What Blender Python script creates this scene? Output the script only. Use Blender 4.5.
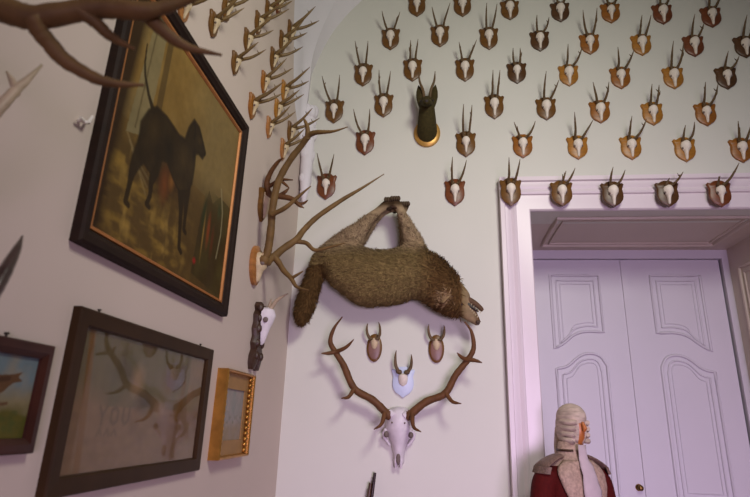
import bpy, math, random
import numpy as np
from mathutils import Vector, Matrix
random.seed(7)
rng = np.random.default_rng(11)
SC = bpy.context.scene
COL = SC.collection
for o in list(bpy.data.objects): bpy.data.objects.remove(o)

# ------------------------------------------------------------------ camera, light, exposure
cam_d = bpy.data.cameras.new('camera'); cam = bpy.data.objects.new('camera', cam_d); COL.objects.link(cam)
cam.location = (0, 0, 1.6)
cam.rotation_euler = (1.88174, -0.0311029, 0.1053309)
cam_d.sensor_width = 36; cam_d.sensor_fit = 'HORIZONTAL'; cam_d.lens = 25.92
cam_d.clip_start = 0.02
cam_d.dof.use_dof = True; cam_d.dof.focus_distance = 4.0; cam_d.dof.aperture_fstop = 3.2
SC.camera = cam

def lin(c):
    return tuple(((v/255)/12.92 if v/255 <= .04045 else ((v/255+.055)/1.055)**2.4) for v in c)

w = bpy.data.worlds.new('world'); SC.world = w; w.use_nodes = True
w.node_tree.nodes['Background'].inputs[0].default_value = (0.47, 0.50, 0.57, 1)
w.node_tree.nodes['Background'].inputs[1].default_value = 0.16

def area(name, loc, target, size, power, color, size_y=None, shape='RECTANGLE'):
    d = bpy.data.lights.new(name, 'AREA'); d.shape = shape; d.size = size
    if size_y: d.size_y = size_y
    d.energy = power; d.color = color
    o = bpy.data.objects.new(name, d); COL.objects.link(o); o.location = loc
    o.rotation_euler = (Vector(target)-Vector(loc)).to_track_quat('-Z', 'Y').to_euler()
    return o
# warm hanging lamp high behind the viewer's right, daylight windows far behind
kl = area('ceiling_lamp_light', (1.15, 0.5, 3.9), (-0.3, 3.7, 2.5), 0.85, 43, (1.0, 0.985, 0.87), shape='DISK'); kl.data.spread = math.radians(135)
wl_ = area('window_light', (1.7, -3.2, 1.1), (0.8, 3.7, 0.1), 2.2, 62, (0.90, 0.66, 1.0), 1.4); wl_.data.spread = math.radians(72)

SC.view_settings.view_transform = 'Standard'; SC.view_settings.look = 'None'
SC.view_settings.gamma = 1; SC.view_settings.use_curve_mapping = False
SC.view_settings.exposure = -0.12

# ------------------------------------------------------------------ materials
MATS = {}
def mat(name, rgb, rough=.6, var=.12, scale=8, bump=0., metal=0., attr=False, spec=.5, coat=0., stretch=None, emis=None):
    if name in MATS: return MATS[name]
    m = bpy.data.materials.new(name); m.use_nodes = True; nt = m.node_tree; N = nt.nodes; L = nt.links
    b = N['Principled BSDF']; b.inputs['Roughness'].default_value = rough; b.inputs['Metallic'].default_value = metal
    b.inputs['Specular IOR Level'].default_value = spec; b.inputs['Coat Weight'].default_value = coat
    tc = N.new('ShaderNodeTexCoord'); mp = N.new('ShaderNodeMapping'); L.new(tc.outputs['Object'], mp.inputs[0])
    if stretch: mp.inputs['Scale'].default_value = stretch
    nz = N.new('ShaderNodeTexNoise'); nz.inputs['Scale'].default_value = scale; nz.inputs['Detail'].default_value = 5
    L.new(mp.outputs[0], nz.inputs['Vector'])
    mx = N.new('ShaderNodeMix'); mx.data_type = 'RGBA'; mx.blend_type = 'MULTIPLY'; mx.inputs[0].default_value = 1
    rp = N.new('ShaderNodeMapRange'); rp.inputs[1].default_value = .25; rp.inputs[2].default_value = .75
    rp.inputs[3].default_value = 1-var; rp.inputs[4].default_value = 1+var
    L.new(nz.outputs['Fac'], rp.inputs[0])
    if attr:
        a = N.new('ShaderNodeAttribute'); a.attribute_name = 'Col'; L.new(a.outputs['Color'], mx.inputs[6])
    else:
        mx.inputs[6].default_value = (*lin(rgb), 1)
    L.new(rp.outputs[0], mx.inputs[7]); L.new(mx.outputs[2], b.inputs['Base Color'])
    if bump:
        bp = N.new('ShaderNodeBump'); bp.inputs['Strength'].default_value = bump; bp.inputs['Distance'].default_value = .01
        L.new(nz.outputs['Fac'], bp.inputs['Height']); L.new(bp.outputs[0], b.inputs['Normal'])
    MATS[name] = m; return m
def glass_mat():
    m = bpy.data.materials.new('picture_glass'); m.use_nodes = True; nt = m.node_tree; N = nt.nodes; L = nt.links
    N.remove(N['Principled BSDF']); out = N['Material Output']
    t = N.new('ShaderNodeBsdfTransparent'); g = N.new('ShaderNodeBsdfGlossy'); g.inputs['Roughness'].default_value = .03
    lw = N.new('ShaderNodeLayerWeight'); lw.inputs[0].default_value = .5
    pw = N.new('ShaderNodeMath'); pw.operation = 'POWER'; pw.inputs[1].default_value = 4; L.new(lw.outputs['Facing'], pw.inputs[0])
    ma = N.new('ShaderNodeMath'); ma.operation = 'MULTIPLY_ADD'; ma.inputs[1].default_value = .8; ma.inputs[2].default_value = .03; L.new(pw.outputs[0], ma.inputs[0])
    mx = N.new('ShaderNodeMixShader'); L.new(ma.outputs[0], mx.inputs[0]); L.new(t.outputs[0], mx.inputs[1]); L.new(g.outputs[0], mx.inputs[2])
    L.new(mx.outputs[0], out.inputs[0]); return m

M_wall = mat('painted_plaster', (210, 210, 200), .85, .025, 1.6, .03)
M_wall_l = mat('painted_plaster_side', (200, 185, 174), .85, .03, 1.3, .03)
M_vault = mat('vault_plaster', (222, 218, 222), .85, .02, 2, .03)
M_trim = mat('white_gloss_trim', (222, 210, 216), .35, .02, 3, .0)
M_door = mat('white_door_paint', (206, 202, 210), .5, .02, 2.5, .02)
M_floor = mat('oak_floor', (120, 84, 52), .4, .3, 3, .05, stretch=(1, 8, 1))
M_bone = mat('bone', (226, 216, 202), .6, .12, 40, .15)
M_boneB = mat('bleached_bone', (214, 206, 212), .6, .10, 25, .25)
M_socket = mat('dark_bone_hollow', (112, 98, 92), .8, .2, 40)
M_antler = mat('antler', (92, 70, 38), .6, .3, 30, .3)
M_antlerS = mat('stag_antler', (98, 64, 36), .6, .3, 22, .3, spec=.25)
M_antlerL = mat('weathered_antler', (108, 84, 44), .5, .35, 22, .3)
M_oldbone = mat('old_bone', (196, 176, 142), .6, .2, 30, .2)
M_antlerF = mat('large_antler', (108, 83, 49), .6, .3, 18, .3, spec=.2)
M_antlerP = mat('pale_antler', (172, 152, 128), .5, .25, 18, .3)
M_tip = mat('antler_tip', (196, 170, 140), .4, .1, 30)
M_horn = mat('dark_horn', (66, 50, 44), .3, .3, 20, .15)
SH = {'dark brown': mat('shield_dark_brown', (80, 50, 18), .4, .3, 9, .1, stretch=(1, 1, 6)),
      'brown': mat('shield_brown', (104, 68, 20), .4, .3, 9, .1, stretch=(1, 1, 6)),
      'orange-brown': mat('shield_orange_brown', (140, 86, 24), .4, .3, 9, .1, stretch=(1, 1, 6)),
      'tan': mat('shield_tan', (158, 106, 34), .4, .3, 9, .1, stretch=(1, 1, 6)),
      'reddish brown': mat('shield_red_brown', (108, 56, 22), .4, .3, 9, .1, stretch=(1, 1, 6)),
      'light brown': mat('shield_light', (158, 104, 52), .4, .3, 9, .1, stretch=(1, 1, 6))}
M_pink = mat('oval_plaque_wood', (126, 92, 82), .4, .25, 14, .1)
M_blue = mat('pale_blue_shield', (196, 206, 230), .45, .06, 9)
M_gold = mat('gilt', (178, 128, 58), .35, .25, 20, .1, metal=.75)
M_goldm = mat('gilt_mat', (150, 112, 62), .6, .15, 20)
M_brass = mat('brass', (120, 92, 50), .35, .2, 20, metal=.9)
M_fdark = mat('black_brown_frame', (36, 22, 14), .65, .25, 8, .05, stretch=(1, 1, 4), spec=.2)
M_fbrown = mat('brown_frame', (52, 34, 16), .5, .25, 8, .05, spec=.15)
M_fillet = mat('gilt_fillet', (168, 108, 56), .5, .15, 30, metal=.35)
M_paint = mat('oil_paint', (0, 0, 0), .5, .10, 30, .05, attr=True, spec=.12)
M_glass = glass_mat()
M_fur = mat('wolf_fur', (0, 0, 0), .9, .25, 30, .3, attr=True, spec=.15)
M_hide = mat('dark_hide', (62, 54, 28), .9, .3, 60, .4, spec=.2)
M_ring = mat('gilt_plaque', (190, 144, 70), .4, .2, 20, metal=.4)
M_black = mat('black_wood', (58, 36, 22), .5, .3, 20, .4)
M_nail = mat('iron_nail', (60, 50, 46), .5, .1, 10, metal=.6)
M_white = mat('white_hook', (226, 220, 212), .5, .05, 10)
M_coat = mat('red_wool', (74, 10, 8), .85, .2, 60, .2, spec=.2)
M_lapel = mat('grey_gold_brocade', (164, 138, 122), .7, .35, 70, .3)
M_epau = mat('tarnished_braid', (116, 92, 80), .6, .35, 80, .5)
M_linen = mat('white_linen', (184, 168, 172), .85, .06, 20, .1)
M_wig = mat('powdered_hair', (186, 168, 152), .8, .3, 18, .5, stretch=(1, 1, 4))
M_woodface = mat('carved_wood_head', (176, 104, 50), .4, .15, 12)
M_gun = mat('gun_steel', (52, 42, 40), .35, .2, 20, metal=.7)
M_stock = mat('gun_stock', (70, 44, 26), .4, .3, 12)
M_mouth = mat('mouth_dark', (38, 26, 24), .5, .2, 20)
M_tooth = mat('tooth', (190, 174, 146), .4, .1, 20)

# ------------------------------------------------------------------ mesh helpers
class MB:
    def __init__(s): s.v = []; s.f = []; s.c = None
    def add(s, vs, fs):
        n = len(s.v); s.v += [tuple(map(float, p)) for p in vs]; s.f += [tuple(n+i for i in f) for f in fs]; return s
    def box(s, a, b):
        x0, y0, z0 = a; x1, y1, z1 = b
        return s.add([(x0,y0,z0),(x1,y0,z0),(x1,y1,z0),(x0,y1,z0),(x0,y0,z1),(x1,y0,z1),(x1,y1,z1),(x0,y1,z1)],
                     [(0,3,2,1),(4,5,6,7),(0,1,5,4),(1,2,6,5),(2,3,7,6),(3,0,4,7)])
    def loft(s, rings, cap=True, closed=True):
        n = len(rings[0]); vs = [p for r in rings for p in r]; fs = []
        for i in range(len(rings)-1):
            for j in range(n if closed else n-1):
                k = (j+1) % n
                fs.append((i*n+j, i*n+k, (i+1)*n+k, (i+1)*n+j))
        if cap and closed:
            fs.append(tuple(range(n))[::-1]); fs.append(tuple((len(rings)-1)*n+j for j in range(n)))
        return s.add(vs, fs)
    def tube(s, pts, rad, n=8, flat=1.0, closed=False):
        pts = [Vector(p) for p in pts]; m = len(pts)
        if not hasattr(rad, '__len__'): rad = [rad]*m
        T = [((pts[(i+1) % m] if closed else pts[min(i+1, m-1)])-(pts[i-1] if closed else pts[max(i-1, 0)])).normalized() for i in range(m)]
        u = T[0].orthogonal().normalized(); rings = []
        for i in range(m):
            u = (u-T[i]*u.dot(T[i])).normalized(); v = T[i].cross(u)
            rings.append([pts[i]+(u*math.cos(2*math.pi*k/n)+v*flat*math.sin(2*math.pi*k/n))*rad[i] for k in range(n)])
        if closed: rings.append(rings[0]); return s.loft(rings, cap=False)
        return s.loft(rings)
    def ell(s, c, r, n=14, m=9, rot=None):
        rings = []
        for i in range(m+1):
            a = math.pi*(i+.02)/(m+.04); rr = math.sin(a); z = math.cos(a); ring = []
            for k in range(n):
                p = Vector((r[0]*rr*math.cos(2*math.pi*k/n), r[1]*rr*math.sin(2*math.pi*k/n), -r[2]*z))
                if rot: p = rot @ p
                ring.append(p+Vector(c))
            rings.append(ring)
        return s.loft(rings)
    def prism(s, out, y0, y1, bev=.004, inset=None):
        """outline of (x,z) points; back at y0, front at y1 (< y0), bevelled front rim"""
        cx = sum(p[0] for p in out)/len(out); cz = sum(p[1] for p in out)/len(out)
        k = 1-(inset if inset else bev*2)/max(abs(p[0]-cx) for p in out)
        sm = [(cx+(x-cx)*k, cz+(z-cz)*k) for x, z in out]
        d = bev if y1 < y0 else -bev
        return s.loft([[(x, y0, z) for x, z in out], [(x, y1+d, z) for x, z in out], [(x, y1, z) for x, z in sm]])
    def sweep(s, path, prof, closed=True):
        """profile of (inward offset, height) swept round a closed list of (x,z) points, written by fn"""
        return s
    def build(s, name, material, parent=None, smooth=40, loc=None, cols=None):
        me = bpy.data.meshes.new(name); me.from_pydata(s.v, [], s.f); me.validate()
        import bmesh
        bm = bmesh.new(); bm.from_mesh(me); bmesh.ops.recalc_face_normals(bm, faces=bm.faces); bm.to_mesh(me); bm.free()
        me.materials.append(material)
        if cols is not None:
            a = me.color_attributes.new('Col', 'FLOAT_COLOR', 'POINT')
            a.data.foreach_set('color', np.c_[cols, np.ones(len(cols))].astype(np.float32).ravel())
        if smooth:
            me.polygons.foreach_set('use_smooth', [True]*len(me.polygons)); me.set_sharp_from_angle(angle=math.radians(smooth))
        o = bpy.data.objects.new(name, me); COL.objects.link(o)
        if parent: o.parent = parent
        if loc: o.location = loc
        return o
def spline(pts, n=6):
    P = [Vector(p) for p in pts]; P = [P[0]*2-P[1]]+P+[P[-1]*2-P[-2]]; out = []
    for i in range(1, len(P)-2):
        for k in range(n):
            t = k/n; a, b, c, d = P[i-1:i+3]
            out.append(.5*((2*b)+(c-a)*t+(2*a-5*b+4*c-d)*t*t+(3*b-a-3*c+d)*t**3))
    return out+[P[-2]]
def antler(mb, pts, r0, r1=.003, n=8, sm=6, p=.75, knob=.06):
    q = spline(pts, sm) if len(pts) > 2 else [Vector(x) for x in pts]; m = len(q)-1
    mb.tube(q, [max(r1, r0*(1-.45*i/m)*(1-(i/m)**5)+r1*.6)*(1+random.uniform(-knob, knob)) for i in range(m+1)], n)
    return q
def thing(name, label, cat, loc=(0, 0, 0), rz=0, group=None, scale=1):
    o = bpy.data.objects.new(name, None); COL.objects.link(o); o.empty_display_size = .1
    o.location = loc; o.rotation_euler = (0, 0, rz); o.scale = (scale,)*3
    o['label'] = label; o['category'] = cat
    if group: o['group'] = group
    return o
def tag(o, label, cat, group=None):
    o['label'] = label; o['category'] = cat
    if group: o['group'] = group
    return o
def struct(o): o['kind'] = 'structure'; return o
def ogive(path, n=5):  # smooth a 2D open polyline
    return [(p.x, p.y) for p in spline([(a, b, 0) for a, b in path], n)]

XL, YB, H = -1.02, 3.70, 5.75
DX0, DX1, DZ, DY = .68, 2.44, 3.07, 4.66      # door opening and recess

# ------------------------------------------------------------------ room shell
mb = MB(); mb.box((XL-.25, YB, 0), (DX0, YB+.25, H)); mb.box((DX1, YB, 0), (4.6, YB+.25, H)); mb.box((DX0, YB, DZ), (DX1, YB+.25, H))
struct(mb.build('wall_back', M_wall, smooth=0))
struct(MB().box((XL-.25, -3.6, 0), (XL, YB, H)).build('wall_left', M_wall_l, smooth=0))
struct(MB().box((XL-.25, -3.6, -.1), (4.6, 4.9, 0)).build('floor', M_floor, smooth=0))
# vault: the surface between the arch on the side wall and the arch on the end wall
LA = [(3.64, 3.60), (3.55, 3.66), (3.44, 3.75), (3.345, 3.85), (3.28, 4.0), (3.23, 4.18), (3.17, 4.38), (3.13, 4.6), (3.05, 4.9), (2.9, 5.2), (2.6, 5.48), (2.1, 5.66), (1.2, 5.75)]
BA = [(-1.0, 3.60), (-.995, 3.72), (-.988, 3.9), (-.982, 4.05), (-.976, 4.2), (-.972, 4.349), (-.94, 4.539), (-.868, 4.773), (-.79, 4.96), (-.62, 5.22), (-.3, 5.5), (.2, 5.68), (.9, 5.75)]
WA = [(-1.015, 3.60), (-1.013, 3.72), (-1.011, 3.9), (-1.008, 4.05), (-1.004, 4.18), (-.996, 4.295), (-.955, 4.438), (-.89, 4.613), (-.81, 4.766), (-.66, 4.97), (-.36, 5.26), (.12, 5.5), (.86, 5.60)]
la = spline([(XL, y, z) for y, z in LA], 4); ba = spline([(x, YB-.12, z) for x, z in BA], 4); wa = spline([(x, YB, z) for x, z in WA], 4)
rows = []
for a, b in zip(la, ba):
    row = []
    for k in range(9):
        t = k/8; p = a.lerp(b, t); bul = math.sin(math.pi*t)*.12*(a-b).length
        q = p+Vector((-.6, .8, 0))*min(bul, .05)
        q.x = max(q.x, XL+.004) if k else q.x
        row.append(q)
    rows.append(row)
mb = MB(); mb.loft(rows, cap=False, closed=False); mb.loft([[b, c] for b, c in zip(ba, wa)], cap=False, closed=False)
mb.box((XL-.25, -3.6, H), (4.6, YB+.25, H+.15))
struct(mb.build('ceiling', M_vault, smooth=50))
# stucco corbel hanging in the corner under the vault
mb = MB()
for k in range(8):
    z = 3.92-.098*k; s = (1.0, .85, 1.05, .8, .95, .72, .8, .5)[k]
    for a in range(5):
        ph = math.radians(-95+a*47); r = .038*s
        mb.ell((XL+.035+math.cos(ph)*r*1.1*(1 if a else .5), YB-.035+math.sin(ph)*r*1.1*(1 if a < 4 else .5), z+random.uniform(-.015, .015)), (.036*s, .036*s, .056*s), 10, 7)
mb.ell((XL+.05, YB-.05, 3.55), (.05, .05, .42), 12, 10)
struct(mb.build('trim_1', M_vault, smooth=60))

# door surround: moulded architrave
prof = [(0, 0), (0, .075), (.028, .078), (.034, .062), (.05, .058), (.075, .044), (.085, .05), (.098, .056), (.11, .05), (.115, .036), (.13, .034), (.205, .03), (.213, .02), (.213, 0)]
OX0, OX1, OZ = DX0-.213, DX1+.213, DZ+.213+.03
rings = [[(OX0+d, YB-h, 0) for d, h in prof], [(OX0+d, YB-h, OZ-d*1.14) for d, h in prof], [(OX1-d, YB-h, OZ-d*1.14) for d, h in prof], [(OX1-d, YB-h, 0) for d, h in prof]]
struct(MB().loft(rings).build('trim_2', M_trim, smooth=30))
def moulding(mb, pts, r=.014, n=8):
    mb.tube(pts, r, n, flat=.8, closed=True)
# recess: soffit and jambs with panel mouldings
mb = MB(); mb.box((DX0-.1, YB+.25, DZ), (DX1+.1, DY+.2, DZ+.15)); mb.box((DX0-.2, YB+.25, 0), (DX0, DY+.2, DZ+.15)); mb.box((DX1, YB+.25, 0), (DX1+.2, DY+.2, DZ+.15))
def rect3(f, a0, a1, b0, b1, n=5):
    c = [(a0, b0), (a1, b0), (a1, b1), (a0, b1)]; out = []
    for i in range(4):
        p, q = c[i], c[(i+1) % 4]
        for k in range(n): out.append(f(p[0]+(q[0]-p[0])*k/n, p[1]+(q[1]-p[1])*k/n))
    return out
for g, r in ((0, .02), (.05, .01)):
    moulding(mb, rect3(lambda a, b: (a, b, DZ-.003), .90+g, 2.26-g, 3.83+g, 4.46-g), r)
    for x in (DX0, DX1):
        for z0, z1 in ((1.25, 2.87), (.25, 1.05)):
            moulding(mb, rect3(lambda a, b: (x, a, b), 3.90+g, 4.46-g, z0+g, z1-g), r)
struct(mb.build('trim_3', mat('recess_paint', (196, 182, 168), .45, .03, 3), smooth=40))
mb = MB(); mb.box((DX0, DY-.05, DZ-.075), (DX1, DY+.1, DZ)); mb.box((DX0, DY-.05, 0), (DX0+.05, DY+.1, DZ-.075)); mb.box((DX1-.05, DY-.05, 0), (DX1, DY+.1, DZ-.075)); mb.box((DX0, DY+.08, 0), (DX1, DY+.2, DZ))
struct(mb.build('trim_4', M_door, smooth=30))
# double door with curved raised panels
door = bpy.data.objects.new('door_1', None); COL.objects.link(door); door.location = (1.60, DY, 0); struct(door)
def dleaf(sg):
    mb = MB(); e = .775
    mb.box((min(0.003*sg, sg*e), -.02, .01), (max(.003*sg, sg*e), .04, DZ-.08))
    if sg > 0: mb.box((-.022, -.034, .01), (.022, -.021, DZ-.09))
    # local x measured from the seam outwards (u)
    def put(path, r):
        mb.tube([(sg*u, -.021, z) for u, z in path], r, 8, flat=.7, closed=True)
    def up(i):
        bot = ogive([(.61-i, 2.225+i), (.53-i*.6, 2.275+i), (.44, 2.345+i), (.34, 2.37+i), (.21+i, 2.365+i)], 4)
        return [(.61-i, 2.85-i)]+[(.61-i, 2.85-i-(.625-2*i)*k/6) for k in range(1, 6)]+bot+[(.21+i, 2.365+i+(.485-2*i)*k/6) for k in range(1, 6)]+[(.21+i, 2.85-i)]+[(.21+i+(.4-2*i)*k/5, 2.85-i) for k in range(1, 5)]
    def low(i):
        top = ogive([(.61-i, 2.06-i), (.52-i*.5, 2.085-i), (.42, 2.165-i), (.335, 2.19-i), (.255+i*.5, 2.165-i), (.21+i, 2.09-i)], 4)
        return top+[(.21+i, 2.09-i-(1.0-2*i)*k/10) for k in range(1, 10)]+[(.21+i+(.4-2*i)*k/5, 1.09+i) for k in range(5)]+[(.61-i, 1.09+i+(.97-2*i)*k/10) for k in range(10)]
    for i, r in ((0, .016), (.045, .010), (.075, .006)): put(up(i), r); put(low(i), r)
    for i, r in ((0, .016), (.045, .01)):
        put([(.21+i+(.4-2*i)*k/5, .2+i) for k in range(5)]+[(.61-i, .2+i+(.7-2*i)*k/6) for k in range(6)]+[(.61-i-(.4-2*i)*k/5, .9-i) for k in range(5)]+[(.21+i, .9-i-(.7-2*i)*k/6) for k in range(6)], r)
    return mb.build('door_leaf', M_door, door, 40)
dleaf(1); lf = dleaf(-1)
mb = MB(); mb.tube([(-.065, -.02, 1.19), (-.065, -.026, 1.19)], .026, 16); mb.tube([(-.065, -.026, 1.19), (-.065, -.05, 1.19)], .01, 10); mb.ell((-.065, -.06, 1.19), (.022, .018, .022), 14, 10)
mb.build('knob', M_brass, lf)

# ------------------------------------------------------------------ roe trophies
SHO = [(0, .5), (.12, .5), (.22, .47), (.33, .40), (.44, .43), (.5, .38), (.46, .27), (.42, .18), (.45, .05), (.45, -.1), (.41, -.22), (.30, -.34), (.14, -.42), (0, -.5)]
def shield_out(W, Hh):
    r = [(x*W, z*Hh) for x, z in SHO]
    return r+[(-x, z) for x, z in r[1:-1]][::-1]
def ring_half(cz, wd, dp, y0, n=10):
    return [(wd*math.cos(a), y0-dp*math.sin(a), cz) for a in [math.pi*k/(n-1) for k in range(n)]]
def skull_mb(s, y0=-.018, tilt=.25):
    mb = MB()
    P = [(.056, .010, .012), (.048, .024, .024), (.034, .031, .03), (.018, .033, .032), (.004, .031, .03), (-.008, .024, .026), (-.020, .016, .022), (-.034, .012, .018), (-.054, .010, .014), (-.072, .008, .011), (-.080, .004, .006)]
    mb.loft([[(x*s, y*s+y0*(1-s)-tilt*(z+.09)*s*.35, zz*s) for x, y, zz in ring_half(z, a, d, y0)] for z, a, d in P])
    return mb
def skull_face(o, s=1, y0=-.018):
    mb = MB()
    for sx in (-1, 1): mb.ell((sx*.027*s, (y0-.034)*s, .008*s), (.010*s, .012*s, .010*s), 8, 6)
    mb.build('eye_socket', M_socket, o)
SHC = {}
def shield_mesh(W, Hh, col):
    k = (W, Hh, col)
    if k not in SHC:
        mb = MB(); mb.prism(shield_out(W, Hh), 0, -.02, .006, .008)
        o = mb.build('shield', SH[col], None, 50); SHC[k] = o.data; bpy.data.objects.remove(o)
    return SHC[k]
SKC = {}
def skull_mesh(v):
    if v not in SKC:
        o = skull_mb((1, .93, 1.06)[v[0]]).build('skull', v[1] or M_bone, None, 60); SKC[v] = o.data; bpy.data.objects.remove(o)
    return SKC[v]
SOC = None
def link(name, data, parent):
    o = bpy.data.objects.new(name, data); COL.objects.link(o); o.parent = parent; return o
def roe(loc, rz, label, group, col, tl, tr, scale=1., W=.15, Hh=.215, seen=True, v=0, fork=None, thick=1., antm=None, bone=None):
    t = thing('roe_deer_trophy', label, 'hunting trophy', loc, rz, group, scale)
    link('shield', shield_mesh(W, Hh, col), t)
    sk = link('skull', skull_mesh((v, bone)), t)
    global SOC
    if SOC is None:
        SOC = []
        for sx in (-1, 1):
            mb = MB(); mb.ell((sx*.026, -.036, .000), (.007, .008, .008), 8, 6)
            o = mb.build('eye_socket', M_socket, None); SOC.append(o.data); bpy.data.objects.remove(o)
    for q_ in SOC: link('eye_socket', q_, sk)
    for sx, tip in ((-1, tl), (1, tr)):
        b = Vector((sx*.013, -.036, .045)); e = Vector(tip); d = e-b; ln = d.length
        bow = Vector((sx*random.uniform(.000, .012), -.004, -.008))
        p = [b, b+d*.12+Vector((sx*.006, 0, 0)), b+d*.4+bow, b+d*.72+bow*.7, e]
        mb = MB(); q = antler(mb, p, .0094*thick, .0022, 7, 5, .8, .08)
        mb.ell(b+d*.10, (.0135*thick, .0135*thick, .009), 8, 5)
        f = fork if fork is not None else random.random()
        if f > .35:   # short points of a six-pointer
            i = int(len(q)*.55); mb.tube([q[i], q[i]+Vector((sx*.006, -.022, .012)), q[i]+Vector((sx*.008, -.034, .03))], [.006, .0045, .0015], 6)
        if f > .6:
            i = int(len(q)*.74); mb.tube([q[i], q[i]+Vector((-sx*.004, .012, .014)), q[i]+Vector((-sx*.006, .02, .034))], [.005, .004, .0015], 6)
        mb.build('antler', antm or M_antler, t, 60)
    return t

def g(n): # generic antler tips
    return [((-.055+random.uniform(-.015, .015), -.14, .19+random.uniform(-.02, .03)), (.06+random.uniform(-.015, .015), -.14, .19+random.uniform(-.02, .03))) for _ in range(n)]
ROWS = []
ra = [(-.140, 4.928), (.236, 4.904), (.617, 4.839), (1.013, 4.795), (1.400, 4.761), (1.789, 4.727), (2.143, 4.677)]
ROWS.append(('top row', 3.7, [(x, z, *t) for (x, z), t in zip(ra, g(7))], 'brown,brown,brown,dark brown,orange-brown,reddish brown,reddish brown'))
ROWS.append(('second row', 3.7, [
  (-0.355, 4.608, (-0.065, -0.128, 0.180), (0.081, -0.120, 0.168)), (0.049, 4.616, (-0.064, -0.132, 0.183), (0.080, -0.145, 0.202)),
  (0.440, 4.570, (-0.023, -0.157, 0.218), (0.057, -0.151, 0.209)), (0.836, 4.524, (-0.030, -0.115, 0.161), (0.063, -0.103, 0.146)),
  (1.214, 4.476, (-0.068, -0.149, 0.206), (0.036, -0.154, 0.214)), (1.599, 4.446, (-0.017, -0.129, 0.179), (0.049, -0.127, 0.177)),
  (1.978, 4.417, (-0.020, -0.136, 0.189), (0.055, -0.096, 0.136)), (2.338, 4.389, (-0.016, -0.134, 0.187), (0.046, -0.112, 0.157))],
  'brown,brown,brown,dark brown,orange-brown,tan,reddish brown,dark brown'))
ROWS.append(('third row', 3.7, [
  (-0.570, 4.271, (-0.055, -0.154, 0.215), (0.049, -0.152, 0.211)), (-0.171, 4.300, (-0.012, -0.134, 0.187), (0.046, -0.137, 0.191)),
  (0.244, 4.281, (-0.048, -0.125, 0.174), (0.087, -0.130, 0.182)), (0.644, 4.235, (-0.035, -0.110, 0.155), (0.018, -0.109, 0.153)),
  (1.034, 4.195, (-0.019, -0.136, 0.190), (0.086, -0.121, 0.169)), (1.413, 4.155, (-0.038, -0.133, 0.185), (0.080, -0.117, 0.165)),
  (1.793, 4.139, (-0.029, -0.156, 0.217), (0.043, -0.146, 0.203)), (2.165, 4.122, (-.01, -0.112, 0.159), (0.070, -0.090, 0.128))],
  'brown,brown,brown,dark brown,tan,orange-brown,tan,dark brown'))
ROWS.append(('fourth row', 3.7, [
  (-0.789, 3.941, (-0.082, -0.161, 0.223), (0.057, -0.163, 0.225)), (-0.396, 3.981, (-0.028, -0.159, 0.219), (0.061, -0.152, 0.211)),
  (0.460, 3.937, (-0.017, -0.161, 0.223), (0.035, -0.160, 0.221)), (0.846, 3.905, (-.014, -0.163, 0.226), (0.082, -0.123, 0.172)),
  (1.236, 3.866, (-0.067, -0.129, 0.180), (0.047, -0.126, 0.177)), (1.607, 3.836, (-0.024, -0.126, 0.177), (0.025, -0.121, 0.170)),
  (1.976, 3.819, (-0.030, -0.135, 0.189), (0.057, -0.125, 0.176))], 'brown,brown,brown,brown,orange-brown,tan,orange-brown'))
ROWS.append(('fifth row', 3.7, [
  (-0.531, 3.654, (-0.080, -0.152, 0.211), (0.044, -0.150, 0.208)), (0.238, 3.620, (-0.021, -0.176, 0.242), (0.041, -0.170, 0.236)),
  (0.656, 3.592, (-0.070, -0.106, 0.149), (0.084, -0.108, 0.151)), (1.050, 3.571, (-0.039, -0.152, 0.211), (0.095, -0.116, 0.163)),
  (1.425, 3.560, (-0.014, -0.134, 0.187), (0.088, -0.120, 0.168)), (1.793, 3.534, (-0.015, -0.103, 0.146), (0.042, -0.115, 0.162)),
  (2.170, 3.520, (-0.049, -0.121, 0.171), (0.040, -0.108, 0.152))], 'reddish brown,brown,orange-brown,tan,tan,tan,orange-brown'))
ROWS.append(('lone', 3.7, [(-0.815, 3.288, (-0.055, -0.151, 0.210), (0.073, -0.145, 0.202)), (0.150, 3.224, (-0.019, -0.155, 0.216), (0.081, -0.141, 0.196))], 'reddish brown,reddish brown'))
ROWS.append(('row on the white door trim', 3.618, [
  (0.540, 3.186, (-0.021, -0.146, 0.203), (0.055, -0.139, 0.193)), (0.890, 3.169, (0.02, -0.094, 0.133), (0.080, -0.106, 0.149)),
  (1.232, 3.157, (-0.012, -0.114, 0.160), (0.069, -0.101, 0.142)), (1.594, 3.155, (0.004, -0.065, 0.095), (0.086, -0.089, 0.127)),
  (1.931, 3.150, (-0.012, -0.073, 0.105), (0.094, -0.125, 0.174))], 'brown,brown,dark brown,dark brown,reddish brown'))
ORD = ['first', 'second', 'third', 'fourth', 'fifth', 'sixth', 'seventh', 'eighth']
for nm, Y, items, cols in ROWS:
    for i, ((x, z, tl, tr), c) in enumerate(zip(items, cols.split(','))):
        if nm == 'lone':
            lab = ('roe skull on reddish brown shield, alone above the hanging wolf, near the wall corner', 'roe skull on reddish brown shield, alone between the hanging wolf and the door trim')[i]
        else:
            lab = f'roe skull on {c} shield, {ORD[i]} from left in {nm}'+('' if 'door' in nm else ' of end wall')
        hh = .215 if x < .6 else .195
        roe((x, Y-.001, z), 0, lab, 'roe skulls in rows on the end wall', c, tl, tr, W=.155, Hh=hh, v=random.randrange(3))
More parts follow.
